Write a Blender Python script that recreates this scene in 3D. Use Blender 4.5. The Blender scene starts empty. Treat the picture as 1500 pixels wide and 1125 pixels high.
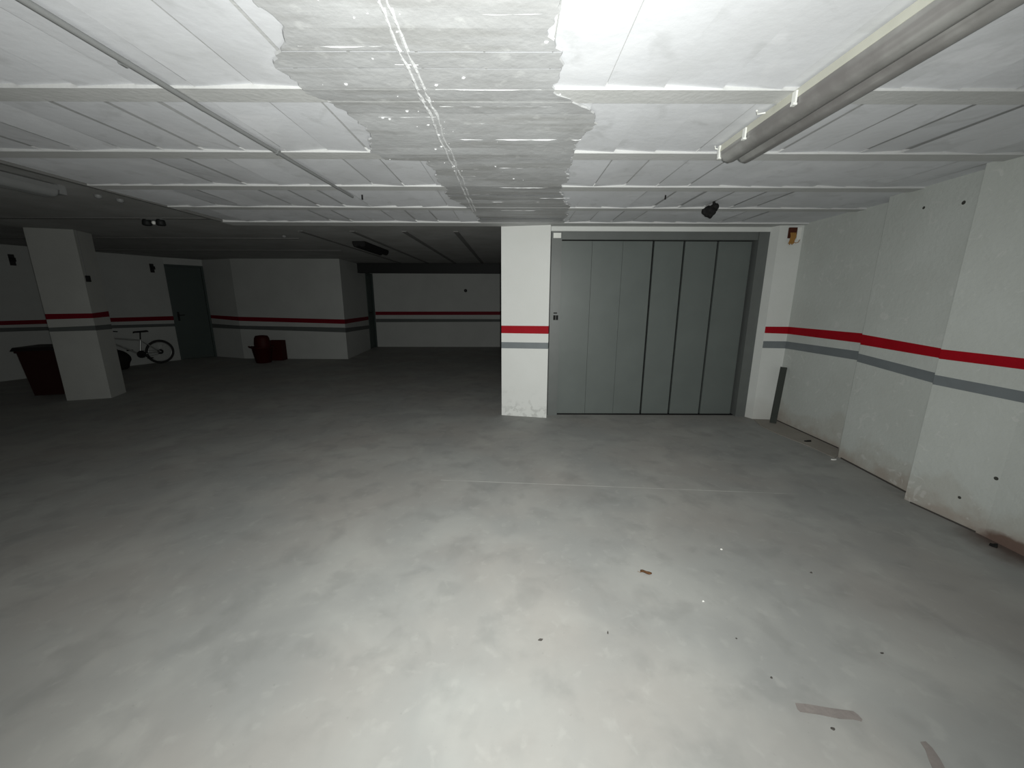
import bpy, bmesh, math, random
from mathutils import Vector, Matrix, noise
random.seed(7)
C = bpy.context.scene.collection
PI = math.pi
H = 2.42          # main slab soffit (ribs)
HB = 2.50         # higher slab of the far and left bays

# ------------------------------------------------------------------ materials
def mat(name, col, rough=0.7, spec=0.3, metal=0.0, var=None, scale=3.0, amt=0.5, bump=0.0, bscale=60, col3=None, scale3=0.7):
    m = bpy.data.materials.new(name); m.use_nodes = True
    nt = m.node_tree; N = nt.nodes; L = nt.links
    b = N['Principled BSDF']
    b.inputs['Roughness'].default_value = rough
    b.inputs['Metallic'].default_value = metal
    b.inputs['Specular IOR Level'].default_value = spec
    tc = N.new('ShaderNodeTexCoord')
    n = N.new('ShaderNodeTexNoise'); n.inputs['Scale'].default_value = scale; n.inputs['Detail'].default_value = 6
    n.inputs['Roughness'].default_value = 0.6
    L.new(tc.outputs['Object'], n.inputs['Vector'])
    r = N.new('ShaderNodeValToRGB'); r.color_ramp.elements[0].position = 0.38; r.color_ramp.elements[1].position = 0.66
    v = var if var else tuple(c * 0.86 for c in col)
    r.color_ramp.elements[0].color = (*[a*(1-amt)+b_*amt for a, b_ in zip(col, v)], 1)
    r.color_ramp.elements[1].color = (*col, 1)
    L.new(n.outputs['Fac'], r.inputs['Fac'])
    out = r.outputs['Color']
    if col3:
        n3 = N.new('ShaderNodeTexNoise'); n3.inputs['Scale'].default_value = scale3; n3.inputs['Detail'].default_value = 4
        L.new(tc.outputs['Object'], n3.inputs['Vector'])
        r3 = N.new('ShaderNodeValToRGB'); r3.color_ramp.elements[0].position = 0.42; r3.color_ramp.elements[1].position = 0.6
        L.new(n3.outputs['Fac'], r3.inputs['Fac'])
        mx = N.new('ShaderNodeMix'); mx.data_type = 'RGBA'
        L.new(r3.outputs['Color'], mx.inputs['Factor']); L.new(out, mx.inputs['A']); mx.inputs['B'].default_value = (*col3, 1)
        mm = N.new('ShaderNodeMath'); mm.operation = 'MULTIPLY'; mm.inputs[1].default_value = 0.6
        L.new(r3.outputs['Color'], mm.inputs[0]); L.new(mm.outputs[0], mx.inputs['Factor'])
        out = mx.outputs['Result']
    L.new(out, b.inputs['Base Color'])
    if bump:
        nb = N.new('ShaderNodeTexNoise'); nb.inputs['Scale'].default_value = bscale; nb.inputs['Detail'].default_value = 3
        L.new(tc.outputs['Object'], nb.inputs['Vector'])
        bp = N.new('ShaderNodeBump'); bp.inputs['Strength'].default_value = bump; bp.inputs['Distance'].default_value = 0.01
        L.new(nb.outputs['Fac'], bp.inputs['Height']); L.new(bp.outputs['Normal'], b.inputs['Normal'])
    m['out'] = 0
    return m

class NB:   # little node-maths helper on an existing material
    def __init__(s, m):
        s.m = m; s.N = m.node_tree.nodes; s.L = m.node_tree.links
        s.b = s.N['Principled BSDF']
        tc = s.N.new('ShaderNodeTexCoord'); sp = s.N.new('ShaderNodeSeparateXYZ')
        s.L.new(tc.outputs['Object'], sp.inputs[0]); s.co = tc.outputs['Object']
        s.x, s.y, s.z = sp.outputs
    def op(s, o, a, b=0.0, c=None):
        n = s.N.new('ShaderNodeMath'); n.operation = o
        for i, v in enumerate((a, b) if c is None else (a, b, c)):
            if hasattr(v, 'links'): s.L.new(v, n.inputs[i])
            else: n.inputs[i].default_value = v
        return n.outputs[0]
    def noise(s, scale, detail=4, dist=0.0):
        n = s.N.new('ShaderNodeTexNoise'); n.inputs['Scale'].default_value = scale; n.inputs['Detail'].default_value = detail
        n.inputs['Distortion'].default_value = dist
        s.L.new(s.co, n.inputs['Vector']); return n.outputs['Fac']
    def smooth(s, v, lo, hi):
        n = s.N.new('ShaderNodeMapRange'); n.interpolation_type = 'SMOOTHSTEP'
        s.L.new(v, n.inputs['Value']); n.inputs['From Min'].default_value = lo; n.inputs['From Max'].default_value = hi
        return n.outputs['Result']
    def dist(s, p, k=(1, 1, 1)):
        d = None
        for v, c, kk in zip((s.x, s.y, s.z), p, k):
            if c is None: continue
            e = s.op('MULTIPLY', s.op('SUBTRACT', v, c), kk); e = s.op('MULTIPLY', e, e)
            d = e if d is None else s.op('ADD', d, e)
        return s.op('SQRT', d)
    def mix(s, fac, col):
        lk = s.b.inputs['Base Color'].links[0]; prev = lk.from_socket
        mx = s.N.new('ShaderNodeMix'); mx.data_type = 'RGBA'
        s.L.new(fac, mx.inputs['Factor']); s.L.new(prev, mx.inputs['A']); mx.inputs['B'].default_value = (*col, 1)
        s.L.new(mx.outputs['Result'], s.b.inputs['Base Color'])

M = {}
M['white'] = mat('white_wall_paint', (.62, .635, .62), .6, .3, var=(.55, .565, .545), scale=1.6, bump=.25, bscale=45)
M['whiteshade'] = mat('shade_darkened_white_wall_paint', (.36, .37, .36), .6, .3, var=(.31, .32, .31), scale=1.6, bump=.25, bscale=45)  # wall white darkened: the flash's falloff over distance is put into the colour
M['colshade'] = mat('shade_darkened_white_column_paint', (.34, .345, .33), .6, .25, var=(.29, .295, .28), scale=2.5, bump=.1)  # column white made darker, dimness far from the flash painted in
M['redshade'] = mat('shade_darkened_red_stripe_paint', (.13, .002, .010), .6, .12, scale=6)  # stripe red lowered in colour to paint the gloom beyond the flash
M['greyshade'] = mat('shade_darkened_grey_stripe_paint', (.085, .092, .09), .6, .15, scale=6)  # stripe grey darkened the same way, far-off shade held in the colour
M['wall_r'] = mat('aged_white_wall_paint', (.52, .545, .525), .7, .25, var=(.44, .46, .435), scale=1.8, bump=.3, bscale=30)
M['column'] = mat('column_white_paint', (.66, .67, .655), .55, .3, var=(.62, .63, .61), scale=2.5, bump=.1)
M['red'] = mat('red_stripe_paint', (.33, .004, .012), .6, .12, var=(.25, .003, .008), scale=6, bump=.1)
M['grey'] = mat('grey_stripe_paint', (.17, .19, .20), .5, .3, var=(.14, .155, .165), scale=6, bump=.1)
M['ceil'] = mat('white_ceiling_paint', (.72, .735, .77), .75, .2, var=(.62, .63, .65), scale=2.2, amt=.7, bump=.12, bscale=25)
M['rib'] = mat('ceiling_rib_concrete', (.56, .565, .565), .75, .2, var=(.48, .49, .48), scale=5, bump=.2, bscale=40)
M['band'] = mat('smooth_concrete_band', (.50, .51, .52), .7, .25, var=(.40, .405, .41), scale=3, amt=.8, bump=.35, bscale=18)
M['rawceil'] = mat('grey_soffit_concrete', (.42, .425, .42), .8, .2, var=(.32, .32, .31), scale=2, amt=.8, bump=.4, bscale=20)
M['rawdark'] = mat('soffit_joint_concrete', (.17, .17, .165), .85, .15, scale=8)
n = NB(M['ceil'])
n.mix(n.op('MULTIPLY', n.smooth(n.noise(2.6, 8, .4), .55, .63), .35), (.80, .81, .84))
n.mix(n.op('MULTIPLY', n.smooth(n.noise(5.5, 8, .8), .54, .70), .40), (.50, .51, .52))
n = NB(M['band'])
mp = n.N.new('ShaderNodeMapping'); mp.inputs['Scale'].default_value = (.9, 7.5, 1); n.L.new(n.co, mp.inputs['Vector'])
sn = n.N.new('ShaderNodeTexNoise'); sn.inputs['Scale'].default_value = 1.2; sn.inputs['Detail'].default_value = 5; n.L.new(mp.outputs['Vector'], sn.inputs['Vector'])
n.mix(n.op('MULTIPLY', n.smooth(sn.outputs['Fac'], .48, .62), .45), (.30, .30, .29))
n.mix(n.op('MULTIPLY', n.smooth(n.noise(14, 6), .6, .7), .4), (.60, .61, .61))
M['plaster'] = mat('rough_white_plaster', (.68, .69, .70), .5, .4, scale=12, bump=.3)
M['door'] = mat('grey_metal_door_paint', (.120, .136, .130), .42, .4, var=(.100, .114, .109), scale=2.5, bump=.03)
M['frame'] = mat('grey_metal_frame_paint', (.125, .135, .131), .42, .4, var=(.10, .108, .105), scale=4)
M['ldoor'] = mat('dark_green_grey_door_paint', (.035, .05, .046), .5, .3, scale=3)
M['black'] = mat('black_matt', (.012, .012, .012), .8, .15, scale=10)
M['rubber'] = mat('black_rubber', (.02, .02, .02), .7, .3, scale=10)
M['steel'] = mat('dark_painted_steel', (.012, .013, .013), .6, .25, scale=5)
M['silver'] = mat('brushed_silver_metal', (.45, .46, .45), .35, .5, metal=.7, scale=8)
M['pipe'] = mat('grey_conduit_plastic', (.20, .205, .205), .5, .3, scale=9)
M['cream'] = mat('cream_lamp_housing', (.55, .55, .48), .5, .35, var=(.45, .45, .39), scale=6)
M['whitep'] = mat('white_plastic', (.75, .76, .73), .45, .4, scale=6)
M['redplastic'] = mat('dark_red_plastic', (.032, .003, .002), .6, .15, scale=5)
M['brownred'] = mat('brown_red_plastic', (.022, .006, .005), .5, .3, scale=5)
M['binblack'] = mat('black_lid_plastic', (.012, .010, .010), .5, .3, scale=5)
M['plank'] = mat('dark_metal_strip', (.040, .045, .04), .6, .3, scale=12, bump=.2)
M['wire'] = mat('yellow_brown_wire', (.33, .17, .04), .5, .3, scale=12)
M['rust'] = mat('dark_rust_brown', (.07, .02, .01), .8, .2, scale=25, bump=.4)
M['leaf'] = mat('brown_dry_leaf', (.20, .10, .045), .8, .2, var=(.08, .05, .03), scale=80)
M['chip'] = mat('white_plaster_chip', (.85, .85, .82), .8, .2, scale=50)
M['tape'] = mat('worn_grey_brown_tape', (.20, .18, .17), .7, .25, var=(.15, .135, .13), scale=25, bump=.2)
M['speck'] = mat('dark_grit', (.07, .065, .06), .9, .1, scale=50)
M['screed'] = mat('warm_screed', (.30, .28, .25), .85, .2, var=(.24, .22, .20), scale=6, bump=.3)

# lamp diffuser: dusty translucent plastic over dark tubes
m = mat('dusty_diffuser_plastic', (.30, .30, .29), .3, .5, var=(.17, .165, .16), scale=3, amt=1)
n = NB(m)
st = n.N.new('ShaderNodeTexNoise'); mp = n.N.new('ShaderNodeMapping'); mp.inputs['Scale'].default_value = (26, .9, 26)
n.L.new(n.co, mp.inputs['Vector']); n.L.new(mp.outputs['Vector'], st.inputs['Vector']); st.inputs['Scale'].default_value = 1
n.mix(n.op('MULTIPLY', n.smooth(st.outputs['Fac'], .45, .62), .5), (.15, .14, .14))
M['diff'] = m

# garage floor: power-floated concrete, blotches, fine joint line
m = mat('garage_floor_concrete', (.285, .288, .278), .62, .2, var=(.245, .248, .242), scale=1.1, amt=.9, bump=.05, bscale=30, col3=(.285, .268, .250), scale3=.9)
n = NB(m)
n.mix(n.op('MULTIPLY', n.smooth(n.noise(1.7, 7, .5), .42, .72), .40), (.385, .385, .365))
n.mix(n.op('MULTIPLY', n.smooth(n.noise(4.5, 9, .3), .48, .70), .36), (.175, .178, .173))
n.mix(n.op('MULTIPLY', n.smooth(n.noise(13, 7, .4), .56, .72), .22), (.38, .38, .36))
n.mix(n.op('MULTIPLY', n.smooth(n.noise(46, 4), .68, .76), .18), (.13, .125, .12))
ln = n.op('ABSOLUTE', n.op('SUBTRACT', n.op('ADD', n.y, n.op('MULTIPLY', n.x, .0767)), 3.054))
lm = n.op('MULTIPLY', n.op('LESS_THAN', ln, .0035), n.op('MULTIPLY', n.op('GREATER_THAN', n.x, -.62), n.op('LESS_THAN', n.x, 2.35)))
n.mix(n.op('MULTIPLY', lm, n.smooth(n.noise(3, 3), .30, .6)), (.48, .48, .455))
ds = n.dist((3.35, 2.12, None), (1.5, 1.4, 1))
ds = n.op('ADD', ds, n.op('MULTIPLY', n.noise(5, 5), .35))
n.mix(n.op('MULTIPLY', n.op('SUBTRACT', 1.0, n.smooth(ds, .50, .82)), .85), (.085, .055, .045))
M['floor'] = m

# damp stains low on the right wall, chipped paint holes
for k in ('wall_r',):
    n = NB(M[k])
    low = n.op('SUBTRACT', 1.0, n.smooth(n.op('ADD', n.z, n.op('MULTIPLY', n.noise(3.0, 7), .60)), .50, .60))
    n.mix(n.op('MULTIPLY', low, .34), (.37, .345, .30))
    low2 = n.op('SUBTRACT', 1.0, n.smooth(n.op('ADD', n.z, n.op('MULTIPLY', n.noise(6, 5), .5)), .22, .42))
    n.mix(n.op('MULTIPLY', low2, .5), (.28, .20, .155))
    d = n.dist((None, 2.15, 0.0), (1, 1.0, 2.6))
    d = n.op('ADD', d, n.op('MULTIPLY', n.noise(8, 5), .2))
    n.mix(n.op('SUBTRACT', 1.0, n.smooth(d, .26, .34)), (.16, .11, .09))
    for (yy, zz, rr) in ((3.30, 2.27, .011), (3.0, 2.24, .014), (2.33, .41, .012), (2.48, .19, .010)):
        d = n.dist((None, yy, zz)); n.mix(n.op('LESS_THAN', d, rr), (.05, .05, .045))
    sc = n.op('MULTIPLY', n.smooth(n.noise(9, 6, 1.5), .62, .68), .35)
    n.mix(sc, (.64, .64, .625))
n = NB(M['white'])
low = n.op('SUBTRACT', 1.0, n.smooth(n.op('ADD', n.z, n.op('MULTIPLY', n.noise(3, 5), .5)), .2, .6))
n.mix(n.op('MULTIPLY', low, .4), (.43, .415, .38))
n = NB(M['column'])
low = n.op('MULTIPLY', n.op('SUBTRACT', 1.0, n.smooth(n.op('ADD', n.z, n.op('MULTIPLY', n.noise(6, 5), .8)), .35, .75)), n.smooth(n.noise(14, 4), .5, .6))
n.mix(n.op('MULTIPLY', low, .5), (.36, .365, .35))

# ------------------------------------------------------------------ helpers
def box(bm, a, b, mi=0, R=None):
    vs = [bm.verts.new((x, y, z)) for z in (a[2], b[2]) for y in (a[1], b[1]) for x in (a[0], b[0])]
    for f in ((0, 2, 3, 1), (4, 5, 7, 6), (0, 1, 5, 4), (2, 6, 7, 3), (0, 4, 6, 2), (1, 3, 7, 5)):
        fc = bm.faces.new([vs[i] for i in f]); fc.material_index = mi
    if R is not None: bmesh.ops.transform(bm, matrix=R, verts=vs)
    return vs
def tube(bm, p, q, r, r2=None, n=12, mi=0):
    p = Vector(p); q = Vector(q); d = (q - p); L = d.length; d.normalize()
    r2 = r if r2 is None else r2
    u = d.orthogonal().normalized(); w = d.cross(u)
    A = []; B = []
    for i in range(n):
        a = 2*PI*i/n; o = u*math.cos(a) + w*math.sin(a)
        A.append(bm.verts.new(p + o*r)); B.append(bm.verts.new(q + o*r2))
    for i in range(n):
        f = bm.faces.new((A[i], A[(i+1) % n], B[(i+1) % n], B[i])); f.smooth = True; f.material_index = mi
    bm.faces.new([bm.verts.new(v.co) for v in A[::-1]]).material_index = mi; bm.faces.new([bm.verts.new(v.co) for v in B]).material_index = mi
def path(bm, pts, r, n=8):
    pts = [Vector(p) for p in pts]; rings = []
    for i, p in enumerate(pts):
        d = (pts[min(i+1, len(pts)-1)] - pts[max(i-1, 0)]).normalized()
        u = d.cross(Vector((.13, .27, .95))).normalized(); w = d.cross(u)
        rings.append([bm.verts.new(p + (u*math.cos(2*PI*k/n) + w*math.sin(2*PI*k/n))*r) for k in range(n)])
    for a, b in zip(rings, rings[1:]):
        for k in range(n):
            f = bm.faces.new((a[k], a[(k+1) % n], b[(k+1) % n], b[k])); f.smooth = True
    bm.faces.new([bm.verts.new(v.co) for v in rings[0][::-1]]); bm.faces.new([bm.verts.new(v.co) for v in rings[-1]])
def torus(bm, c, axis, R, r, n=40, k=10):
    c = Vector(c); a = Vector(axis).normalized(); u = a.orthogonal().normalized(); w = a.cross(u); rings = []
    for i in range(n):
        t = 2*PI*i/n; o = u*math.cos(t) + w*math.sin(t)
        rings.append([bm.verts.new(c + o*(R + r*math.cos(2*PI*j/k)) + a*r*math.sin(2*PI*j/k)) for j in range(k)])
    for i in range(n):
        A = rings[i]; B = rings[(i+1) % n]
        for j in range(k):
            f = bm.faces.new((A[j], A[(j+1) % k], B[(j+1) % k], B[j])); f.smooth = True
def lathe(bm, prof, c=(0, 0), n=24, sx=1, sy=1, cap=True):
    rings = [[bm.verts.new((c[0] + r*sx*math.cos(2*PI*i/n), c[1] + r*sy*math.sin(2*PI*i/n), z)) for i in range(n)] for r, z in prof]
    for a, b in zip(rings, rings[1:]):
        for i in range(n):
            f = bm.faces.new((a[i], a[(i+1) % n], b[(i+1) % n], b[i])); f.smooth = True
    if cap: bm.faces.new([bm.verts.new(v.co) for v in rings[0][::-1]]); bm.faces.new([bm.verts.new(v.co) for v in rings[-1]])
def blob(bm, c, r, s=(1, 1, 1), rough=.25, sub=3, seed=0):
    t = bmesh.new(); bmesh.ops.create_icosphere(t, subdivisions=sub, radius=1)
    mp_ = {}
    for v in t.verts:
        p = v.co.copy(); k = 1 + rough*noise.noise(p*1.7 + Vector((seed*3.1, seed, 0)))*2
        mp_[v] = bm.verts.new(Vector((p.x*s[0], p.y*s[1], p.z*s[2]))*r*k + Vector(c))
    for f in t.faces: bm.faces.new([mp_[v] for v in f.verts]).smooth = True
    t.free()
def bev(bm, w=.004, seg=2):
    bmesh.ops.bevel(bm, geom=[e for e in bm.edges if len(e.link_faces) == 2 and e.calc_face_angle(0) > .6], offset=w, segments=seg, affect='EDGES')
def obj(name, bm, mats, parent=None, recalc=True):
    if recalc: bmesh.ops.recalc_face_normals(bm, faces=bm.faces)
    me = bpy.data.meshes.new(name); bm.to_mesh(me); bm.free()
    for k in (mats if isinstance(mats, (list, tuple)) else [mats]): me.materials.append(M[k])
    o = bpy.data.objects.new(name, me); C.objects.link(o)
    if parent: o.parent = parent
    return o
def struct(o, **k):
    o['kind'] = 'structure'
    for a, v in k.items(): o[a] = v
    return o
def tag(o, label, cat, group=None):
    o['label'] = label; o['category'] = cat
    if group: o['group'] = group
    return o
def thing(name, label, cat, loc=(0, 0, 0), rz=0, group=None):
    o = bpy.data.objects.new(name, None); C.objects.link(o); o.empty_display_size = .1
    o.location = loc; o.rotation_euler = (0, 0, rz)
    return tag(o, label, cat, group)
NEW = bmesh.new
STR = [2, 2, 2]
def wseg(bm, A, B, za, zb, top=None, mats=(0, 1, 0, 2, 0), sub=1):
    """wall face A->B with the painted stripes; za/zb = grey bottom, grey top, red bottom, red top at each end"""
    t = top if top else HB + .03
    la = [-.02, *za, t]; lb = [-.02, *zb, t]
    for k in range(5):
        f = bm.faces.new([bm.verts.new(p) for p in ((A[0], A[1], la[k]), (B[0], B[1], lb[k]), (B[0], B[1], lb[k+1]), (A[0], A[1], la[k+1]))])
        f.material_index = mats[k]

# ------------------------------------------------------------------ floor
bm = NEW(); box(bm, (-13.5, -3.2, -.12), (4.2, 13.2, 0)); struct(obj('floor', bm, 'floor'))
# slightly raised rough screed strip along the foot of the right wall
bm = NEW()
vs = [(3.20, 4.86), (3.47, 4.84), (3.48, 3.80), (3.29, 3.64), (3.235, 3.60), (3.22, 3.9), (3.14, 4.3), (3.12, 4.6)]
lo = [bm.verts.new((x, y, -.005)) for x, y in vs]; hi = [bm.verts.new((x, y, .006)) for x, y in vs]
bm.faces.new(hi)
for i in range(len(vs)): bm.faces.new((lo[i], lo[(i+1) % 8], hi[(i+1) % 8], hi[i]))
struct(obj('trim_1', bm, 'screed'))

# ------------------------------------------------------------------ ceiling
bm = NEW()
# backing slabs: main bay, left bay (higher), far bay (higher)
XE = -3.42
box(bm, (XE, -3.2, H + .028), (4.2, 5.0, H + .30), 1)
box(bm, (-13.5, -3.2, HB), (XE, 13.2, HB + .25), 3)
box(bm, (XE, 5.0, HB), (4.2, 13.2, HB + .25), 3)
box(bm, (XE - .001, -3.2, H - .003), (XE + .03, 5.0, H + .1), 5)          # edge rim of the slab
box(bm, (XE, 4.80, H - .004), (3.60, 5.02, H + .1), 1)           # cross beam by the columns
ribs = []
y = 1.87 - .73*6
while y < 4.5: ribs.append(y); y += .73
for y in ribs: box(bm, (XE, y, H), (3.62, y + .115, H + .06), 1)
# hollow pot blocks between the ribs, each a little out of level
for i, y in enumerate(ribs + [4.80]):
    y0 = (ribs[i-1] + .115) if i else -3.2
    y1 = y
    x = XE + .06 + random.uniform(-.03, .03)
    while x < 3.6:
        w = .25
        a = random.uniform(-.007, .007); c = random.uniform(-.003, .003)
        zz = H + .012
        p = [(x + .003, y0, zz - a + c), (x + w - .003, y0, zz + a + c), (x + w - .003, y1, zz + a - c), (x + .003, y1, zz - a - c)]
        f = bm.faces.new([bm.verts.new(q) for q in p]); f.material_index = 0
        x += w
# smooth band of concrete with ragged sides and board marks
def interp(t, y):
    for (a, u), (b, v) in zip(t, t[1:]):
        if a <= y <= b: return u + (v - u)*(y - a)/(b - a + 1e-9)
    return t[-1][1] if y > t[-1][0] else t[0][1]
LE = [(-3.2, -.76), (1.55, -.76), (1.70, -.92), (1.86, -.88), (2.0, -.80), (2.2, -.78), (2.4, -.82), (2.58, -.86), (2.72, -.84), (2.73, -.54), (3.3, -.57), (3.7, -.56), (4.0, -.46), (4.3, -.40), (4.9, -.36)]
RE = [(-3.2, .14), (1.55, .15), (1.86, .18), (2.0, .33), (2.2, .42), (2.4, .36), (2.75, .37), (3.25, .39), (3.6, .42), (3.9, .52), (4.3, .55), (4.9, .62)]
def jag(y, s): return .05*noise.noise(Vector((y*7, s, 0))) + .025*noise.noise(Vector((y*33, s, 5)))
boards = []; y = -3.2
while y < 4.8:
    w = random.uniform(.09, .17); boards.append((y, min(y + w, 4.8), random.uniform(-.0035, .0035))); y += w
prev = None
for (a, b, t) in boards:
    k = max(2, int((b - a)/.018)); prev = None
    for i in range(k + 1):
        yy = a + (b - a)*i/k; fr = i/k - .5
        zz = H - .004 + t*fr*2
        xl = interp(LE, yy) + jag(yy, 1.3); xr = interp(RE, yy) + jag(yy, 7.7)
        xs = [xl, xl + .004] + [xl + (xr - xl)*q/14 for q in range(1, 14)] + [xr - .004, xr]
        row = []
        for j, x in enumerate(xs):
            edge = j in (0, len(xs) - 1)
            z = zz + (.008 if edge else .0014*noise.noise(Vector((x*7, yy*12, 0))))
            row.append(bm.verts.new((x, yy, z)))
        if prev:
            for j in range(len(xs) - 1):
                q4 = (prev[j], prev[j+1], row[j+1], row[j])
                if j in (0, len(xs) - 2): q4 = [bm.verts.new(v.co) for v in q4]
                f = bm.faces.new(q4); f.material_index = 2; f.smooth = 0 < j < len(xs) - 2
        prev = row
# long thin board fins and dribbles of white plaster standing proud of the band
def fin(x0, x1, y, h=.006, d=.0045):
    h *= .9
    n_ = max(3, int((x1 - x0)/.03)); pr = None
    for i in range(n_ + 1):
        x = x0 + (x1 - x0)*i/n_; hh = h*max(.0, .25 + 1.3*noise.noise(Vector((x*9, y*7, 3))) + .4*noise.noise(Vector((x*40, y, 3)))); yy = y + .005*noise.noise(Vector((x*8, y, 9)))
        if i in (0, n_): hh = .0005
        r = [bm.verts.new((x, yy - d*.2, H - .001)), bm.verts.new((x, yy, H - .003 - hh)), bm.verts.new((x, yy + d, H - .001))]
        if pr:
            for j in (0, 1):
                f = bm.faces.new((pr[j], pr[j+1], r[j+1], r[j])); f.material_index = 4
        pr = r
for x0, x1, y, h in ((-.76, -.46, 1.58, .008), (-.45, -.36, 1.69, .007), (-.33, .12, 1.865, .010), (-.35, .30, 2.01, .005), (-.66, -.37, 2.12, .006),
                     (-.25, .33, 2.18, .004), (-.30, .38, 2.385, .012), (-.70, -.36, 2.61, .004), (-.25, .10, 2.86, .005), (-.34, -.2, 2.88, .006), (-.36, -.27, 3.05, .007),
                     (-.18, .38, 3.33, .009), (-.40, -.2, 3.55, .004), (-.2, .15, 3.80, .007), (.22, .50, 3.66, .006), (.2, .5, 3.80, .006), (-.2, .3, 4.15, .005), (-.5, .1, 1.2, .006), (-.1, .1, 1.42, .004)):
    fin(x0, x1, y, h)
pr = None                                                        # plaster seam running into the depth
for s, off in ((0, 0), (1, .028)):
    pr = None; y = -2.5
    while y < 4.2:
        x = -.405 + off + .012*noise.noise(Vector((y*4, s*5, 2))); h = .001 + .007*abs(noise.noise(Vector((y*16, s*3, 1))))
        r = [bm.verts.new((x - .011, y, H - .002)), bm.verts.new((x, y, H - .005 - h)), bm.verts.new((x + .011, y, H - .002))]
        if pr:
            for j in (0, 1): bm.faces.new((pr[j], pr[j+1], r[j+1], r[j])).material_index = 4
        pr = r; y += .03
for i in range(55):                                              # drips
    yy = random.uniform(1.1, 3.3); xx = random.choice((random.uniform(-.8, .35), random.gauss(-.39, .06)))
    t = bmesh.new(); bmesh.ops.create_icosphere(t, subdivisions=1, radius=random.choice((.0015, .002, .003, .005)))
    mp_ = {v: bm.verts.new((v.co.x*random.uniform(1, 2.2) + xx, v.co.y + yy, v.co.z*.9 + H - .007)) for v in t.verts}
    for f in t.faces: bm.faces.new([mp_[v] for v in f.verts]).material_index = 4
    t.free()
# board joints of the far and left soffits
for x in (-.82, -1.57, -2.32, -3.07, .0):
    box(bm, (x - .035, 5.9, HB - .010), (x + .035, 11.0, HB + .01), 5)
for y in (3.0, 5.0, 6.6, 8.2): box(bm, (-13.4, y, HB - .012), (XE - .05, y + .05, HB + .01), 5)
struct(obj('ceiling', bm, ['ceil', 'rib', 'band', 'rawceil', 'plaster', 'rawdark'], recalc=False))

# ------------------------------------------------------------------ walls
R1 = ((3.47, 4.87), (3.48, 3.84)); R2 = ((3.30, 3.64), (3.255, 2.89)); R3 = ((3.135, 2.80), (3.18, 2.31))
bm = NEW()
ST = ['wall_r', 'grey', 'red']
wseg(bm, *R1, (.946, 1.036, 1.130, 1.219), (.958, 1.048, 1.131, 1.227))
wseg(bm, R1[1], R2[0], (.958, 1.048, 1.131, 1.227), (.975, 1.053, 1.138, 1.234))
wseg(bm, *R2, (.975, 1.053, 1.138, 1.234), (.924, 1.004, 1.120, 1.193))
wseg(bm, R2[1], R3[0], (.924, 1.004, 1.120, 1.193), (.939, 1.011, 1.131, 1.201))
wseg(bm, *R3, (.939, 1.011, 1.131, 1.201), (.929, .999, 1.132, 1.20))
wseg(bm, R3[1], (3.24, -3.2), (.929, .999, 1.132, 1.20), (.93, 1.0, 1.13, 1.20))
box(bm, (3.6, -3.2, -.1), (4.2, 4.9, 2.6), 0)
struct(obj('wall_right', bm, ST, recalc=False))
# wall that carries the big door: lintel strip, reveal, pier
bm = NEW()
wseg(bm, (3.20, 4.90), R1[0], (.947, 1.035, 1.137, 1.218), (.946, 1.036, 1.130, 1.219))
wseg(bm, (3.15, 5.02), (3.20, 4.90), (.947, 1.035, 1.137, 1.218), (.947, 1.035, 1.137, 1.218), mats=(0,)*5)
box(bm, (.46, 5.00, 2.362), (3.2, 5.15, 2.46), 0)
box(bm, (.44, 5.15, 2.30), (3.7, 5.3, 2.6), 0); box(bm, (3.2, 5.02, -.02), (3.9, 5.3, 2.6), 0)
struct(obj('wall_door', bm, ['white', 'grey', 'red'], recalc=False))
# enclosure behind the big door
bm = NEW(); box(bm, (.3, 5.55, -.02), (3.9, 5.65, 2.6)); box(bm, (3.9, -3.2, -.02), (4.0, 5.65, 2.6)); struct(obj('wall_shaft', bm, 'white'))
SW = ['whiteshade', 'greyshade', 'redshade']
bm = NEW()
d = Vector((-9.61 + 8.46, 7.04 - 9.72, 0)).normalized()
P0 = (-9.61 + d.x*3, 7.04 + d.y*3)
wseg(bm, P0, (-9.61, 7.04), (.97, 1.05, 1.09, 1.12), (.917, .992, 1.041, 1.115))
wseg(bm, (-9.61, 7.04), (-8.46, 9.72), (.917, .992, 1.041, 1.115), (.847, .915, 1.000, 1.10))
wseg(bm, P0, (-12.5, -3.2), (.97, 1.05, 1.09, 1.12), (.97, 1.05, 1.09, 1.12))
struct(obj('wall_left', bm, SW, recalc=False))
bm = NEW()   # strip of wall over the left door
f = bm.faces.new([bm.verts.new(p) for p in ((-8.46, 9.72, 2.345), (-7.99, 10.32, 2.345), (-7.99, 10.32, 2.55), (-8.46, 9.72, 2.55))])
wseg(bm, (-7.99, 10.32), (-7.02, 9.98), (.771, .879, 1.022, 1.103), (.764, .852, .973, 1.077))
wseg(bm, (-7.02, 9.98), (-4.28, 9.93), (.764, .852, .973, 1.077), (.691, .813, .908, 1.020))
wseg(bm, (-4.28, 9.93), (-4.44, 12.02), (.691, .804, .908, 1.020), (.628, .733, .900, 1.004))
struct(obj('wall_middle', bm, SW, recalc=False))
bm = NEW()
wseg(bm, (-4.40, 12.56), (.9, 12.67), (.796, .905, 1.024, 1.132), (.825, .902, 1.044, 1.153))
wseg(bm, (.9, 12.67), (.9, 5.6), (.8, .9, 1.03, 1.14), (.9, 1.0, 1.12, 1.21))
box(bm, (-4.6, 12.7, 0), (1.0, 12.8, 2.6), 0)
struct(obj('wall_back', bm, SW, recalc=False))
bm = NEW(); box(bm, (-13.5, -3.3, -.02), (4.2, -3.2, 2.6)); struct(obj('wall_front', bm, 'white'))
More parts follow.
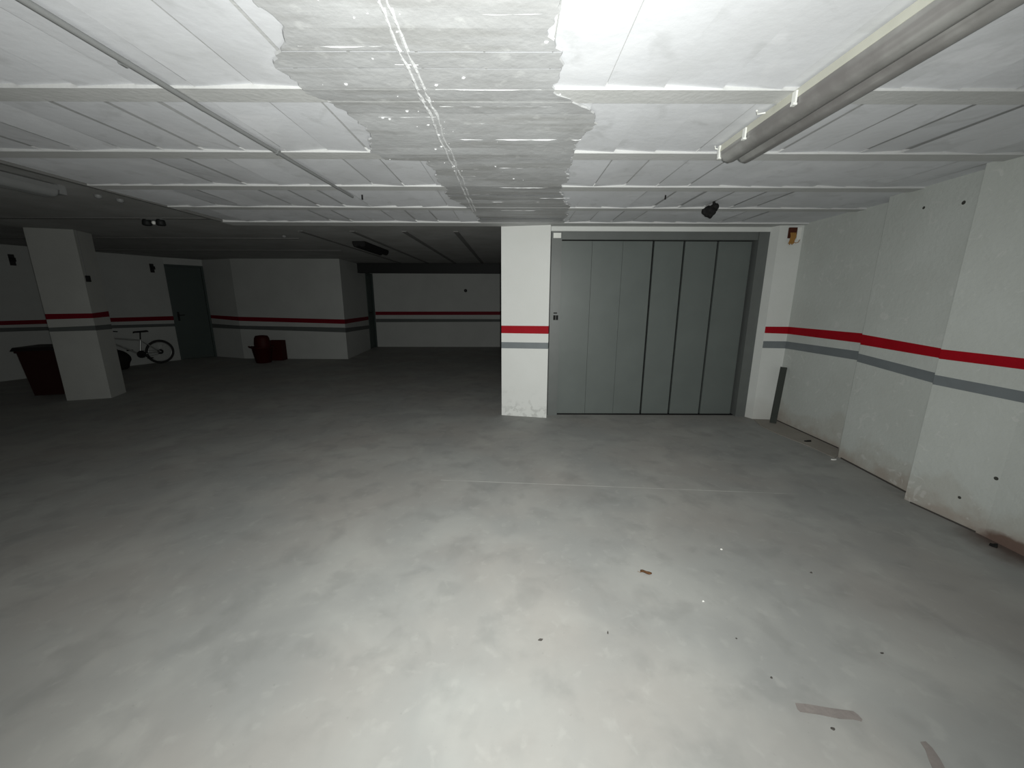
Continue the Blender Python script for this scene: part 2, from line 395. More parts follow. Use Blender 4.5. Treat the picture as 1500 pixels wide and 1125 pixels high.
# dark skirting gap at the foot of the right wall
def strip(bm, A, B, w, h):
    A = Vector((*A, 0)); B = Vector((*B, 0)); d = (B - A).normalized(); nn = Vector((-d.y, d.x, 0))*w
    vs = [bm.verts.new(p) for p in (A, B, B + nn, A + nn)] + [bm.verts.new(p + Vector((0, 0, h))) for p in (A, B, B + nn, A + nn)]
    for f in ((0, 1, 2, 3), (4, 5, 6, 7), (0, 1, 5, 4), (1, 2, 6, 5), (2, 3, 7, 6), (3, 0, 4, 7)): bm.faces.new([vs[i] for i in f])
bm = NEW()
strip(bm, (3.464, 4.83), (3.474, 3.85), .010, .016); strip(bm, (3.292, 3.60), (3.247, 2.90), .006, .012); strip(bm, (3.120, 2.74), (3.170, 2.35), .005, .010)
struct(obj('baseboard_right', bm, 'speck'))

# ------------------------------------------------------------------ columns
def column(name, label, corners, zs, top, paint='column'):
    bm = NEW(); n_ = len(corners)
    for i in range(n_):
        wseg(bm, corners[i], corners[(i+1) % n_], zs[i], zs[(i+1) % n_], top=top)
    for f in bm.faces: pass
    o = obj(name, bm, [paint] + (['grey', 'red'] if paint == 'column' else ['greyshade', 'redshade']), recalc=False); tag(o, label, 'column'); return o
column('column', 'white square column with red and grey stripes standing beside the big metal door',
       [(-.14, 5.03), (.46, 4.91), (.56, 5.55), (-.10, 5.63)],
       [(.916, .997, 1.113, 1.210), (.924, 1.003, 1.116, 1.215), (.92, 1.0, 1.115, 1.212), (.92, 1.0, 1.115, 1.212)], 2.55)
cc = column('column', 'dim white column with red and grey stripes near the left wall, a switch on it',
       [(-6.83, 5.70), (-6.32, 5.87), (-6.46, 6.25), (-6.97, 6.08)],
       [(1.052, 1.112, 1.231, 1.310), (1.060, 1.132, 1.244, 1.315), (1.052, 1.129, 1.25, 1.335), (1.05, 1.12, 1.24, 1.32)], 2.52, 'colshade')

# ------------------------------------------------------------------ big metal door
d1 = bpy.data.objects.new('door_1', None); C.objects.link(d1); struct(d1, label='wide grey metal door of six tall sliding panels in a grey frame')
d1.location = (1.83, 5.05, 0)
def lobj(name, bm, mats, parent):           # mesh given in world coordinates, parented
    bmesh.ops.transform(bm, matrix=parent.matrix_world.inverted() if False else (Matrix.Translation(parent.location) @ Matrix.Rotation(parent.rotation_euler.z, 4, 'Z')).inverted(), verts=bm.verts)
    return obj(name, bm, mats, parent)
bm = NEW()
box(bm, (.485, 5.03, 0), (.612, 5.30, 2.362)); box(bm, (3.03, 5.0, 0), (3.165, 5.30, 2.362)); box(bm, (.612, 5.02, 2.268), (3.03, 5.30, 2.362))
bev(bm, .004); lobj('door_frame', bm, 'frame', d1)
bm = NEW(); box(bm, (.60, 5.28, 0), (3.04, 5.30, 2.28)); box(bm, (.612, 5.06, -.004), (3.03, 5.28, .012)); lobj('door_backing', bm, 'black', d1)
xs = [.616, 1.0, 1.385, 1.778, 2.165, 2.585, 3.022]
for i in range(6):
    bm = NEW(); g = .002 if i < 2 else .024; dep = (5.075, 5.077, 5.079, 5.08, 5.08, 5.08)[i]
    box(bm, (xs[i] + .0015, dep, .016), (xs[i+1] - g, dep + .035, 2.258)); bev(bm, .003); lobj('door_panel', bm, 'door', d1)
bm = NEW(); box(bm, (.508, 5.018, 1.22), (.596, 5.04, 1.50)); bev(bm, .003); cp = lobj('control_panel', bm, 'frame', d1)
bm = NEW()
for k in range(2): box(bm, (.528 + k*.034, 5.010, 1.285), (.556 + k*.034, 5.020, 1.345))
box(bm, (.53, 5.012, 1.366), (.575, 5.020, 1.380)); o = obj('button', NEW(), 'black'); bpy.data.objects.remove(o)
bmesh.ops.translate(bm, vec=-Vector(d1.location), verts=bm.verts); obj('button', bm, 'black', cp)
bm = NEW(); box(bm, (.505, 5.024, 2.285), (.60, 5.031, 2.345)); lobj('sticker', bm, 'whitep', d1)

# ------------------------------------------------------------------ left door (hinged steel door) and dark far door
def hinged(name, A, B, top, label, m_, hand):
    A = Vector((*A, 0)); B = Vector((*B, 0)); w = (B - A).length; ang = math.atan2(B.y - A.y, B.x - A.x)
    e = bpy.data.objects.new(name, None); C.objects.link(e); e.location = A; e.rotation_euler.z = ang; struct(e, label=label)
    bm = NEW(); box(bm, (0, -.02, 0), (.045, .10, top)); box(bm, (w - .045, -.02, 0), (w, .10, top)); box(bm, (.045, -.02, top - .045), (w - .045, .10, top)); bev(bm, .003); obj('door_frame', bm, m_, e)
    bm = NEW(); box(bm, (.048, .015, .01), (w - .048, .06, top - .048)); bev(bm, .003); lf = obj('door_leaf', bm, m_, e)
    bm = NEW(); hx = .11 if hand == 'l' else w - .11
    box(bm, (hx - .02, .005, .98), (hx + .02, .016, 1.20)); tube(bm, (hx, -.045, 1.12), (hx, .01, 1.12), .010); tube(bm, (hx, -.045, 1.12), (hx + (.11 if hand == 'l' else -.11), -.045, 1.12), .010); obj('door_handle', bm, 'black', lf)
    return e
hinged('door_2', (-8.46, 9.72), (-7.99, 10.32), 2.345, 'dark grey green metal door in the far left corner', 'ldoor', 'l')
hinged('door_3', (-4.44, 12.02), (-4.42, 12.54), 2.30, 'dark narrow door at the far end of the corridor', 'ldoor', 'l')
bm = NEW(); box(bm, (-4.6, 12.0, 2.30), (-4.42, 12.7, 2.6)); box(bm, (-4.7, 12.02, 0), (-4.6, 12.7, 2.6)); struct(obj('wall_corner', bm, 'white'))

# dark steel beam in front of the far wall
bm = NEW()
box(bm, (-4.28, 11.00, 2.475), (.86, 11.22, 2.49)); box(bm, (-4.28, 11.09, 2.25), (.86, 11.13, 2.48)); box(bm, (-4.28, 11.02, 2.235), (.86, 11.20, 2.25)); box(bm, (-4.28, 11.04, 2.25), (.86, 11.08, 2.475))
tag(obj('steel_beam', bm, 'steel'), 'black steel beam across the passage under the ceiling before the far wall', 'beam')

# ------------------------------------------------------------------ ceiling lamps
def lamp(label, loc, L, w, hm, dm, rz=0, grp=None, clips=True, dz=1.0):
    """linear batten lamp hung under the ceiling; loc = far end, top; runs toward -Y"""
    e = thing('ceiling_lamp', label, 'ceiling lamp', loc, rz)
    bm = NEW(); h = .038*dz
    pr = [(-w/2 + .006, 0), (w/2 - .006, 0), (w/2, -h), (-w/2, -h)]
    A = [bm.verts.new((x, 0, z)) for x, z in pr]; B = [bm.verts.new((x, -L, z)) for x, z in pr]
    bm.faces.new(A); bm.faces.new(B)
    for i in range(4): bm.faces.new((A[i], A[(i+1) % 4], B[(i+1) % 4], B[i]))
    bev(bm, .004); obj('housing', bm, hm, e)
    bm = NEW()                                   # diffuser: ribbed trough with two soft lobes
    prof = [(-w/2 + .002, -h), (-w/2 + .006, -h - .030*dz), (-w/2 + .022, -h - .052*dz), (-w/2 + .050, -h - .064*dz), (-w/2 + .078, -h - .056*dz), (-.006, -h - .034*dz), (.006, -h - .034*dz), (w/2 - .078, -h - .056*dz),
            (w/2 - .050, -h - .064*dz), (w/2 - .022, -h - .052*dz), (w/2 - .006, -h - .030*dz), (w/2 - .002, -h)]
    rows = []
    for yy, s in ((-.003, .80), (-.018, .96), (-.035, 1), (-L + .035, 1), (-L + .018, .96), (-L + .003, .80)):
        rows.append([bm.verts.new((x*(.97 if s < .9 else 1), yy, -h + (z + h)*s)) for x, z in prof])
    for a, b in zip(rows, rows[1:]):
        for i in range(len(prof) - 1):
            f = bm.faces.new((a[i], a[i+1], b[i+1], b[i])); f.smooth = True
    bm.faces.new(rows[0]); bm.faces.new(rows[-1]); obj('diffuser', bm, dm, e)
    if clips:
        for yy in (-.26, -.62, -L + .3):
            for s in (-1, 1):
                bm = NEW(); x = s*(w/2)
                box(bm, (min(x, x + s*.008), yy - .012, -h - .022), (max(x, x + s*.008), yy + .012, -.012)); box(bm, (min(x - s*.004, x + s*.012), yy - .010, -h - .028), (max(x - s*.004, x + s*.012), yy + .010, -h - .020))
                bev(bm, .002); obj('clip', bm, 'whitep', e)
        bm = NEW(); path(bm, [(-w/2 - .002, -.42, -.008), (-w/2 - .03, -.40, -.006), (-w/2 - .05, -.43, -.004)], .004); obj('tie_wire', bm, 'whitep', e)
        bm = NEW(); box(bm, (-w/2 - .004, -.012, -h - .035), (-w/2 + .02, .008, -.004)); path(bm, [(-w/2 + .01, .005, -.02), (-w/2 - .012, .02, -.01), (-w/2 - .02, .01, 0)], .004); obj('end_clip', bm, 'whitep', e)
    return e
lamp('long grey lamp with cream housing on the ceiling at the upper right', (1.295, 2.47, H), 1.58, .20, 'cream', 'diff')
lamp('dusty lamp on the dark ceiling at the far left edge, white end cap', (-3.98, 3.60, HB - .01), 1.58, .14, 'pipe', 'pipe', clips=False)
bm = NEW(); box(bm, (-4.04, 3.60, HB - .075), (-3.92, 3.66, HB)); bev(bm, .004)
tag(obj('junction_box', bm, 'pipe'), 'pale connection box at the end of the dusty left lamp', 'junction box')
o = lamp('small black lamp on the ceiling of the far passage', (-2.62, 8.2, HB), 1.3, .22, 'black', 'black', rz=.0, clips=False)
# lamp holder pair on the left ceiling
e = thing('lamp_holder', 'small dark twin lamp holder on the ceiling before the left column', 'lamp holder', (-4.42, 5.05, HB))
for s in (-1, 1):
    bm = NEW(); lathe(bm, [(.03, 0), (.045, -.03), (.05, -.075), (.035, -.085)], c=(s*.085, 0), n=16); obj('socket', bm, 'steel', e)
bm = NEW(); box(bm, (-.13, -.03, -.018), (.13, .03, 0)); obj('back_plate', bm, 'pipe', e)
bm = NEW(); blob(bm, (0, 0, -.05), .022, rough=.1, sub=2); obj('bulb_base', bm, 'chip', e)
for x, y, t in ((-3.95, 3.96, 'small pale ceiling anchor nearest the left lamp, beside its pair'), (-3.90, 4.12, 'small pale ceiling anchor right of its twin on the dark ceiling'), (-3.57, 6.36, 'small pale ceiling anchor above the storeroom wall')):
    bm = NEW(); lathe(bm, [(.03, 0), (.03, -.02), (.012, -.03)], c=(x, y), n=12); bmesh.ops.translate(bm, vec=(0, 0, HB), verts=bm.verts)
    tag(obj('ceiling_anchor', bm, 'pipe'), t, 'anchor', 'anchors on the dark ceiling')

# conduit along the ceiling, upper left
e = thing('conduit_pipe', 'thin grey conduit running along the white ceiling, upper left', 'pipe', (-1.43, 0, H - .013))
bm = NEW(); tube(bm, (-.075, -3.0, 0), (-.01, 2.02, 0), .0115, n=14); tube(bm, (-.01, 2.02, 0), (.045, 3.6, 0), .0105, n=14); obj('pipe_run', bm, 'pipe', e)
for y in (1.66,):
    bm = NEW(); tube(bm, (-.024, y - .012, 0), (-.023, y + .012, 0), .0135, n=14); box(bm, (-.04, y + .006, -.004), (-.01, y + .014, .012)); obj('coupling', bm, 'pipe', e)
for y in (2.56, 1.15, .4):
    bm = NEW(); x = -.01 + (y - 2.02)*.0348 if y > 2.02 else -.01 + (y - 2.02)*.013
    tube(bm, (x, y - .012, 0), (x, y + .012, 0), .0145, n=14); box(bm, (x - .022, y - .007, .002), (x + .022, y + .007, .012)); obj('pipe_clip', bm, 'pipe', e)
bm = NEW(); tube(bm, (-1.31, 3.62, H + .02), (-1.31, 3.62, H - .03), .007); tag(obj('ceiling_hook', bm, 'black'), 'tiny dark hook on the white ceiling past the conduit end', 'hook')
bm = NEW(); tube(bm, (1.33, 3.62, H + .02), (1.33, 3.62, H - .02), .006); tag(obj('ceiling_hook', bm, 'black'), 'tiny dark hook on the ceiling left of the hanging black lamp socket', 'hook')

# hanging black lamp socket / crumpled black bundle
e = thing('lamp_socket', 'crumpled black lamp socket hanging from the ceiling near the big door', 'lamp socket', (1.84, 3.85, H))
bm = NEW(); blob(bm, (0, 0, -.068), .052, (1.0, .8, 1.05), .28, 3, 2); blob(bm, (.045, 0, -.028), .034, (1.1, .8, .9), .25, 2, 5); blob(bm, (-.045, .0, -.07), .03, (1, .8, 1.1), .25, 2, 8); obj('socket_body', bm, 'black', e)
bm = NEW(); tube(bm, (.03, 0, -.03), (.03, 0, .022), .012); obj('cable', bm, 'black', e)

# ------------------------------------------------------------------ junction box with wires
e = thing('open_wire_box', 'open rusty wire box with yellow wires high on the pier right of the big door', 'junction box', (3.345, 4.885, 2.29))
bm = NEW(); box(bm, (-.045, -.02, -.02), (.045, .02, .10)); bev(bm, .004); obj('box_back', bm, 'rust', e)
for k in range(5):
    bm = NEW(); x = -.03 + .014*k
    path(bm, [(x, -.026, .04), (x + .004, -.034, 0), (x - .004*k*.5, -.03, -.05), (x - .012, -.028, -.085 - .012*(k % 2))], .0065); obj('wire', bm, 'wire', e)
bm = NEW(); path(bm, [(.0, -.03, -.06), (.03, -.05, -.08), (.06, -.045, -.07), (.085, -.03, -.04)], .004); obj('wire', bm, 'wire', e)
bm = NEW(); box(bm, (.050, -.018, -.04), (.10, -.002, .10)); bev(bm, .003); obj('cover_plate', bm, 'whitep', e)

# leaning strip
bm = NEW()
vs = box(bm, (-.036, -.008, 0), (.036, .008, .72)); bev(bm, .002)
o = obj('metal_strip', bm, 'plank'); o.location = (3.335, 4.69, .012); o.rotation_euler = (math.radians(-9), math.radians(6.0), math.radians(-12))
tag(o, 'dark flat strip leaning in the corner between pier and right wall', 'strip')

# ------------------------------------------------------------------ column switch and pipe, wall fittings
ang = math.atan2(.17, .51)
e = thing('light_switch', 'small black switch on the left column below its thin conduit', 'switch', (-6.325, 5.88, 1.82), ang + PI/2 - .0)
bm = NEW(); box(bm, (-.0, -.001, -.045), (.09, .045, .045)); bmesh.ops.rotate(bm, matrix=Matrix.Rotation(-PI/2, 3, 'Z'), verts=bm.verts, cent=(0, 0, 0)); bmesh.ops.translate(bm, vec=(.02, .05, 0), verts=bm.verts)
bev(bm, .004); obj('switch_body', bm, 'black', e)
bm = NEW(); tube(bm, (.055, .006, .04), (.055, .006, .68), .009); obj('conduit', bm, 'pipe', e)
wd = Vector((1.15, 2.68, 0)).normalized(); wa = math.atan2(wd.y, wd.x)
for (x, y, t) in ((-9.40, 7.54, 'dark bracket high on the left wall, left of the dim column'), (-8.56, 9.49, 'dark bracket high on the left wall between column and metal door')):
    e = thing('wall_bracket', t, 'bracket', (x, y, 2.22), wa)
    bm = NEW(); box(bm, (-.035, -.03, -.09), (.035, -.001, .11)); bev(bm, .004); obj('bracket_plate', bm, 'steel', e)
    bm = NEW(); box(bm, (-.03, -.09, -.02), (.03, -.03, .05)); bev(bm, .004); obj('bracket_arm', bm, 'black', e)
bm = NEW(); lathe(bm, [(.05, 0), (.05, .03), (.03, .045)], n=16); bmesh.ops.rotate(bm, matrix=Matrix.Rotation(PI/2, 3, 'X'), verts=bm.verts, cent=(0, 0, 0)); bmesh.ops.translate(bm, vec=(-1.49, 12.62, 1.80), verts=bm.verts)
tag(obj('vent_cap', bm, 'steel'), 'small dark round fitting on the far back wall', 'fitting')

# ------------------------------------------------------------------ bin by the left column
e = thing('wheeled_bin', 'dark red brown bin with a black lid behind the left column', 'bin', (-7.42, 6.10, 0), ang)
def frustum(bm, w0, d0, w1, d1, z0, z1, y0=0):
    vs = [bm.verts.new((sx*w/2, sy*d_/2 + y0, z)) for (w, d_, z) in ((w0, d0, z0), (w1, d1, z1)) for sy in (-1, 1) for sx in (-1, 1)]
    for f in ((0, 2, 3, 1), (4, 5, 7, 6), (0, 1, 5, 4), (2, 6, 7, 3), (0, 4, 6, 2), (1, 3, 7, 5)): bm.faces.new([vs[i] for i in f])
bm = NEW(); frustum(bm, .36, .34, .44, .46, .03, .74); frustum(bm, .47, .49, .47, .49, .715, .745); bev(bm, .012); obj('bin_body', bm, 'brownred', e)
bm = NEW(); frustum(bm, .50, .56, .46, .50, .748, .80, -.01); box(bm, (-.29, -.12, .70), (-.235, .12, .78)); bev(bm, .012); obj('lid', bm, 'binblack', e)
for s in (-1, 1):
    bm = NEW(); tube(bm, (s*.20, .16, .08), (s*.235, .16, .08), .08, n=20); obj('wheel', bm, 'rubber', e)
bm = NEW(); path(bm, [(-.20, -.1, .52), (-.26, -.1, .50), (-.26, .05, .50), (-.20, .05, .52)], .014); obj('side_handle', bm, 'binblack', e)
bm = NEW(); tube(bm, (-.2, .16, .08), (.2, .16, .08), .012); obj('axle', bm, 'steel', e)

# ------------------------------------------------------------------ red tub and crate by the storeroom wall
e = thing('tub', 'dark red tub with a rounded bundle in it by the storeroom wall', 'tub', (-6.10, 9.34, 0))
bm = NEW(); lathe(bm, [(.15, .0), (.165, .01), (.22, .36), (.255, .375), (.255, .395), (.21, .395), (.20, .33), (.14, .03)], n=28); obj('tub_body', bm, 'redplastic', e)
bm = NEW(); path(bm, [(-.24, 0, .385), (-.31, 0, .375), (-.325, 0, .40)], .022); obj('handle', bm, 'redplastic', e)
bm = NEW(); lathe(bm, [(.13, .05), (.17, .36), (.185, .46), (.165, .60), (.135, .655), (.05, .668)], n=20, sx=1.0, sy=.85); o = obj('bundle', bm, 'redplastic'); o.location = (-6.08, 9.34, 0)
tag(o, 'rounded dark red bundle sitting in the red tub', 'bundle')
e = thing('crate', 'dark red crate beside the tub against the storeroom wall', 'crate', (-5.99, 9.76, 0), .0)
bm = NEW(); w, dp, hh, t = .34, .22, .50, .018
box(bm, (-w/2, -dp/2, 0), (w/2, dp/2, t)); box(bm, (-w/2, -dp/2, t), (-w/2 + t, dp/2, hh)); box(bm, (w/2 - t, -dp/2, t), (w/2, dp/2, hh)); box(bm, (-w/2 + t, -dp/2, t), (w/2 - t, -dp/2 + t, hh)); box(bm, (-w/2 + t, dp/2 - t, t), (w/2 - t, dp/2, hh))
bev(bm, .004, 1); obj('crate_body', bm, 'redplastic', e)
bm = NEW()
for z in (.12, .26):
    rb = NEW(); box(rb, (-w/2 - .006, -dp/2 - .008, z), (w/2 + .006, -dp/2 - .0005, z + .02)); obj('rib', rb, 'redplastic', e)
box(bm, (-w/2 - .010, -dp/2 - .012, hh - .03), (w/2 + .010, -dp/2 + .018, hh + .004)); obj('rim', bm, 'redplastic', e)

# ------------------------------------------------------------------ bicycle: rear wheel to the right (local +x)
e = thing('bicycle', 'small mountain bike with black tyres leaning by the left wall near the metal door', 'bicycle', (-8.45, 9.17, 0), wa)
Rw = .285
def wheel(x, rear):
    bm = NEW(); torus(bm, (x, 0, Rw + .0), (0, 1, 0), Rw - .028, .028, 48, 10); t = obj('tyre', bm, 'rubber', e)
    bm = NEW(); torus(bm, (x, 0, Rw), (0, 1, 0), Rw - .058, .009, 48, 6); rm = obj('rim', bm, 'silver', e)
    bm = NEW()
    for i in range(24):
        a = 2*PI*i/24; s = .02 if i % 2 else -.02
        tube(bm, (x + .02*math.cos(a + .5), s, Rw + .02*math.sin(a + .5)), (x + (Rw - .062)*math.cos(a), 0, Rw + (Rw - .062)*math.sin(a)), .0016, n=4)
    obj('spokes', bm, 'silver', rm)
    bm = NEW(); tube(bm, (x, -.05, Rw), (x, .05, Rw), .018, n=14)
    if rear:
        for k in range(5): tube(bm, (x, -.045 + .006*k, Rw), (x, -.041 + .006*k, Rw), .028 + .008*k, n=24)
    obj('hub', bm, 'black', e)
wheel(0, True); wheel(-1.0, False)
bb = (-.38, 0, .27); st_ = (-.325, 0, .60); hd = (-.83, 0, .68); hb = (-.855, 0, .60)
bm = NEW()
tube(bm, bb, st_, .016); tube(bm, bb, hb, .018); tube(bm, (-.33, 0, .585), hd, .016); tube(bm, (-.818, 0, .72), (-.868, 0, .56), .019)
for s in (-1, 1): tube(bm, (bb[0], s*.02, bb[2]), (0, s*.055, Rw), .009); tube(bm, (-.33, s*.015, .585), (0, s*.055, Rw), .008)
obj('frame', bm, 'silver', e)
bm = NEW()
for s in (-1, 1): tube(bm, (-.87, s*.05, .56), (-1.0, s*.055, Rw), .013)
tube(bm, (-.87, -.05, .56), (-.87, .05, .56), .014); obj('fork', bm, 'steel', e)
bm = NEW(); tube(bm, st_, (-.30, 0, .775), .012); obj('seat_post', bm, 'black', e)
bm = NEW()
pr = None
for x, w_, z in ((-.43, .012, .772), (-.41, .022, .782), (-.33, .03, .782), (-.25, .062, .785), (-.18, .075, .79), (-.165, .05, .785)):
    r = [bm.verts.new((x, w_*math.cos(a), z + .018*math.sin(a) - .012*abs(math.cos(a)))) for a in [2*PI*i/12 for i in range(12)]]
    if pr:
        for i in range(12): bm.faces.new((pr[i], pr[(i+1) % 12], r[(i+1) % 12], r[i])).smooth = True
    else: bm.faces.new(r)
    pr = r
bm.faces.new(pr); obj('saddle', bm, 'black', e)
bm = NEW(); path(bm, [(-.80, -.27, .83), (-.81, -.12, .83), (-.82, 0, .80), (-.81, .12, .83), (-.80, .27, .83)], .011); tube(bm, (-.82, 0, .80), (-.818, 0, .72), .013); obj('handlebar', bm, 'black', e)
bm = NEW(); tube(bm, (bb[0], -.06, bb[2]), (bb[0], -.052, bb[2]), .085, n=28); tube(bm, (bb[0], -.07, bb[2]), (bb[0], .07, bb[2]), .014)
tube(bm, (bb[0], -.066, bb[2]), (bb[0] + .13, -.070, bb[2] - .10), .009); tube(bm, (bb[0], .066, bb[2]), (bb[0] - .13, .070, bb[2] + .10), .009); obj('crankset', bm, 'black', e)
for x, y, z in ((bb[0] + .13, -.10, bb[2] - .10), (bb[0] - .13, .10, bb[2] + .10)):
    bm = NEW(); box(bm, (x - .045, y - .035, z - .011), (x + .045, y + .035, z + .011)); bev(bm, .004); obj('pedal', bm, 'black', e)
bm = NEW(); tube(bm, (bb[0], -.056, bb[2] + .083), (0, -.04, Rw + .04), .004, n=6); tube(bm, (bb[0], -.056, bb[2] - .083), (0, -.04, Rw - .04), .004, n=6); obj('chain', bm, 'black', e)
# black sack in front of the bike, half behind the column
bm = NEW(); blob(bm, (0, 0, .20), .21, (.95, .85, 1.05), .10, 3, 11)
for v in bm.verts:
    if v.co.z < 0.005: v.co.z = 0.005
o = obj('sack', bm, 'black'); o.location = (-8.60, 8.30, 0); o.rotation_euler.z = wa
tag(o, 'black sack on the floor before the bicycle, partly behind the left column', 'sack')

# ------------------------------------------------------------------ debris on the floor
def flake(name, label, cat, x, y, L_, w_, h_, rz, m_, seed=0, grp=None, z0=.0):
    bm = NEW(); n_ = 9; lo = []; hi = []
    for i in range(n_):
        a = 2*PI*i/n_; k = 1 + .28*noise.noise(Vector((math.cos(a)*1.3, math.sin(a)*1.3, seed*2.7)))*2
        p = (math.cos(a)*L_/2*k, math.sin(a)*w_/2*k); lo.append(bm.verts.new((*p, 0))); hi.append(bm.verts.new((p[0]*.85, p[1]*.85, h_*(.7 + .3*math.sin(a*2 + seed)))))
    bm.faces.new(lo[::-1]); bm.faces.new(hi)
    for i in range(n_): bm.faces.new((lo[i], lo[(i+1) % n_], hi[(i+1) % n_], hi[i]))
    o = obj(name, bm, m_); o.location = (x, y, z0 + .0005); o.rotation_euler.z = rz; return tag(o, label, cat, grp)
flake('rubble_piece', 'flat black scrap on the floor at the foot of the right wall', 'scrap', 3.31, 4.06, .085, .035, .012, .1, 'black', 1, z0=.006)
flake('plaster_chip', 'white plaster chip at the foot of the right wall step', 'chip', 3.20, 3.565, .07, .018, .010, .1, 'chip', 2)
flake('rubble_piece', 'dark lump in the stained corner at the right edge of the floor', 'rubble', 3.115, 2.20, .045, .035, .02, .4, 'black', 3)
flake('plaster_chip', 'small white chip on the floor left of the right wall', 'chip', 1.334, 2.156, .015, .010, .005, 0, 'chip', 4)
flake('plaster_chip', 'small white chip on the floor below the dry leaf', 'chip', 1.009, 1.726, .012, .007, .004, 0, 'chip', 5)
flake('grit_piece', 'small dark grit speck on the floor right of the dry leaf', 'grit', 1.743, 1.946, .014, .010, .005, 0, 'speck', 6)
flake('grit_piece', 'dark grit speck on the floor above the long tape strip', 'grit', 1.093, 1.309, .010, .008, .004, 0, 'speck', 7)
flake('grit_piece', 'elongated dark speck on the floor towards the lower right', 'grit', 1.667, 1.426, .018, .007, .004, .1, 'speck', 8)
flake('grit_piece', 'dark speck just below the long tape strip', 'grit', 1.191, 1.113, .015, .010, .004, .3, 'speck', 9)
flake('grit_piece', 'faint dark speck on the floor between leaf and tape strip', 'grit', 1.055, 1.50, .009, .007, .003, .3, 'speck', 10)
flake('grit_piece', 'grey smudge of grit on the bright floor near the middle', 'grit', .135, 1.49, .022, .014, .003, .3, 'speck', 12)
flake('grit_piece', 'thin dark grit sliver on the bright floor below the leaf', 'grit', .46, 1.53, .018, .006, .003, 1.3, 'speck', 13)
# dry leaf: curled blade with a stem
e = thing('dry_leaf', 'curled brown dry leaf lying on the concrete floor', 'leaf', (.777, 1.93, .001), -.25)
bm = NEW(); rows = []
for i in range(9):
    t = i/8; w_ = .016*math.sin(PI*min(1, t*.92 + .06)); x = -.032 + .064*t
    rows.append([bm.verts.new((x, w_*s, .004 + .012*abs(s)*(1 - .5*t) + .004*math.sin(t*7 + s))) for s in (-1, -.5, 0, .5, 1)])
for a, b in zip(rows, rows[1:]):
    for i in range(4): bm.faces.new((a[i], a[i+1], b[i+1], b[i])).smooth = True
bmesh.ops.solidify(bm, geom=bm.faces, thickness=.0012); obj('leaf_blade', bm, 'leaf', e)
bm = NEW(); path(bm, [(-.030, 0, .004), (-.040, .003, .005), (-.046, .008, .003)], .0010, 6); obj('leaf_stem', bm, 'leaf', e)
def tape(label, pts, seed):
    bm = NEW(); lo = [bm.verts.new((x, y, .0)) for x, y in pts]; hi = [bm.verts.new((x, y, .0012)) for x, y in pts]
    bm.faces.new(hi); bm.faces.new(lo[::-1])
    for i in range(len(pts)): bm.faces.new((lo[i], lo[(i+1) % len(pts)], hi[(i+1) % len(pts)], hi[i]))
    tag(obj('tape_strip', bm, 'tape'), label, 'tape', 'worn tape strips on the floor')
tape('worn grey brown tape strip lying across the floor at lower right', [(1.119, 1.206), (1.158, 1.203), (1.240, 1.188), (1.322, 1.176), (1.329, 1.163), (1.330, 1.146), (1.321, 1.139), (1.296, 1.146), (1.246, 1.148), (1.180, 1.163), (1.114, 1.173), (1.111, 1.183)], 1)
tape('short worn tape strip cut off by the bottom edge of the picture', [(1.471, 1.071), (1.493, 1.073), (1.495, 1.052), (1.486, 1.019), (1.461, 0.964), (1.415, 0.964), (1.445, 1.018), (1.464, 1.047)], 2)

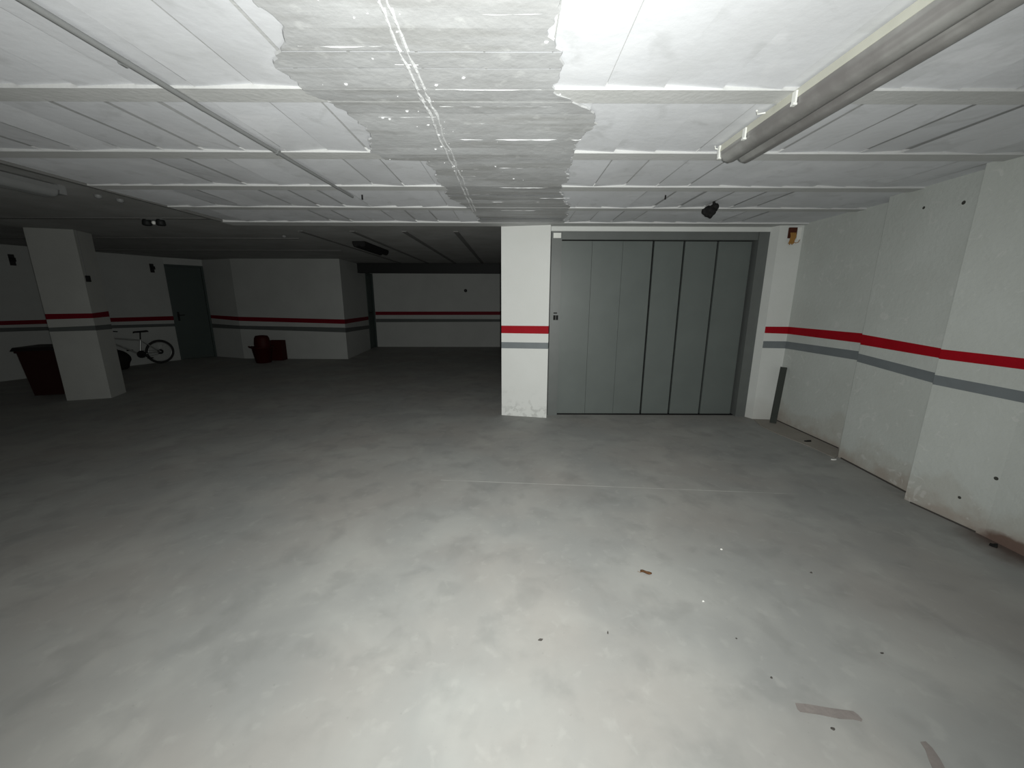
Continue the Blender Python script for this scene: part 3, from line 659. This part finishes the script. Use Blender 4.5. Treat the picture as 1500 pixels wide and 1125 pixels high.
# ------------------------------------------------------------------ camera and the flash beside its lens
cam = bpy.data.cameras.new('camera'); co = bpy.data.objects.new('camera', cam); C.objects.link(co)
cam.sensor_fit = 'HORIZONTAL'; cam.sensor_width = 36; cam.lens = 563/1500*36; cam.clip_start = .01
co.location = (0, 0, 1.55)
co.rotation_mode = 'XYZ'
Rm = Matrix.Rotation(math.radians(90 - 12.5), 4, 'X') @ Matrix.Rotation(math.radians(ROLL := 0.2), 4, 'Z')
co.rotation_euler = Rm.to_euler()
bpy.context.scene.camera = co
sp = bpy.data.lights.new('phone_flash', 'POINT'); so = bpy.data.objects.new('phone_flash', sp); C.objects.link(so)
sp.energy = 600; sp.color = (.985, 1.0, .955); sp.shadow_soft_size = .012
so.location = (.03, .0, 1.57)
sp.use_nodes = True                       # beam profile of the flash: bright core, soft wide skirt
nt = sp.node_tree; em = nt.nodes['Emission']
ge = nt.nodes.new('ShaderNodeNewGeometry'); dp_ = nt.nodes.new('ShaderNodeVectorMath'); dp_.operation = 'DOT_PRODUCT'
AX = Vector((-.09, math.cos(math.radians(12)), -math.sin(math.radians(12)))).normalized(); dp_.inputs[1].default_value = AX
nt.links.new(ge.outputs['Incoming'], dp_.inputs[0])
ac = nt.nodes.new('ShaderNodeMath'); ac.operation = 'ARCCOSINE'; nt.links.new(dp_.outputs['Value'], ac.inputs[0])
dv = nt.nodes.new('ShaderNodeMath'); dv.operation = 'DIVIDE'; dv.inputs[1].default_value = math.radians(90); nt.links.new(ac.outputs[0], dv.inputs[0])
rp = nt.nodes.new('ShaderNodeValToRGB'); nt.links.new(dv.outputs[0], rp.inputs['Fac'])
cr = rp.color_ramp; cr.elements[0].position = 0; cr.elements[0].color = (1, 1, 1, 1); cr.elements[1].position = 1; cr.elements[1].color = (0, 0, 0, 1)
for a_, v_ in ((18, .95), (31, .75), (43, .58), (50, .48), (55, .40), (60, .32), (75, .10)):
    e_ = cr.elements.new(a_/90); e_.color = (v_, v_, v_, 1)
nt.links.new(rp.outputs['Color'], em.inputs['Strength'])
w = bpy.data.worlds.new('world'); bpy.context.scene.world = w; w.use_nodes = True
w.node_tree.nodes['Background'].inputs[0].default_value = (0, 0, 0, 1)
sc = bpy.context.scene
sc.view_settings.view_transform = 'Standard'; sc.view_settings.look = 'None'; sc.view_settings.gamma = 1; sc.view_settings.use_curve_mapping = False
sc.view_settings.exposure = 0.0
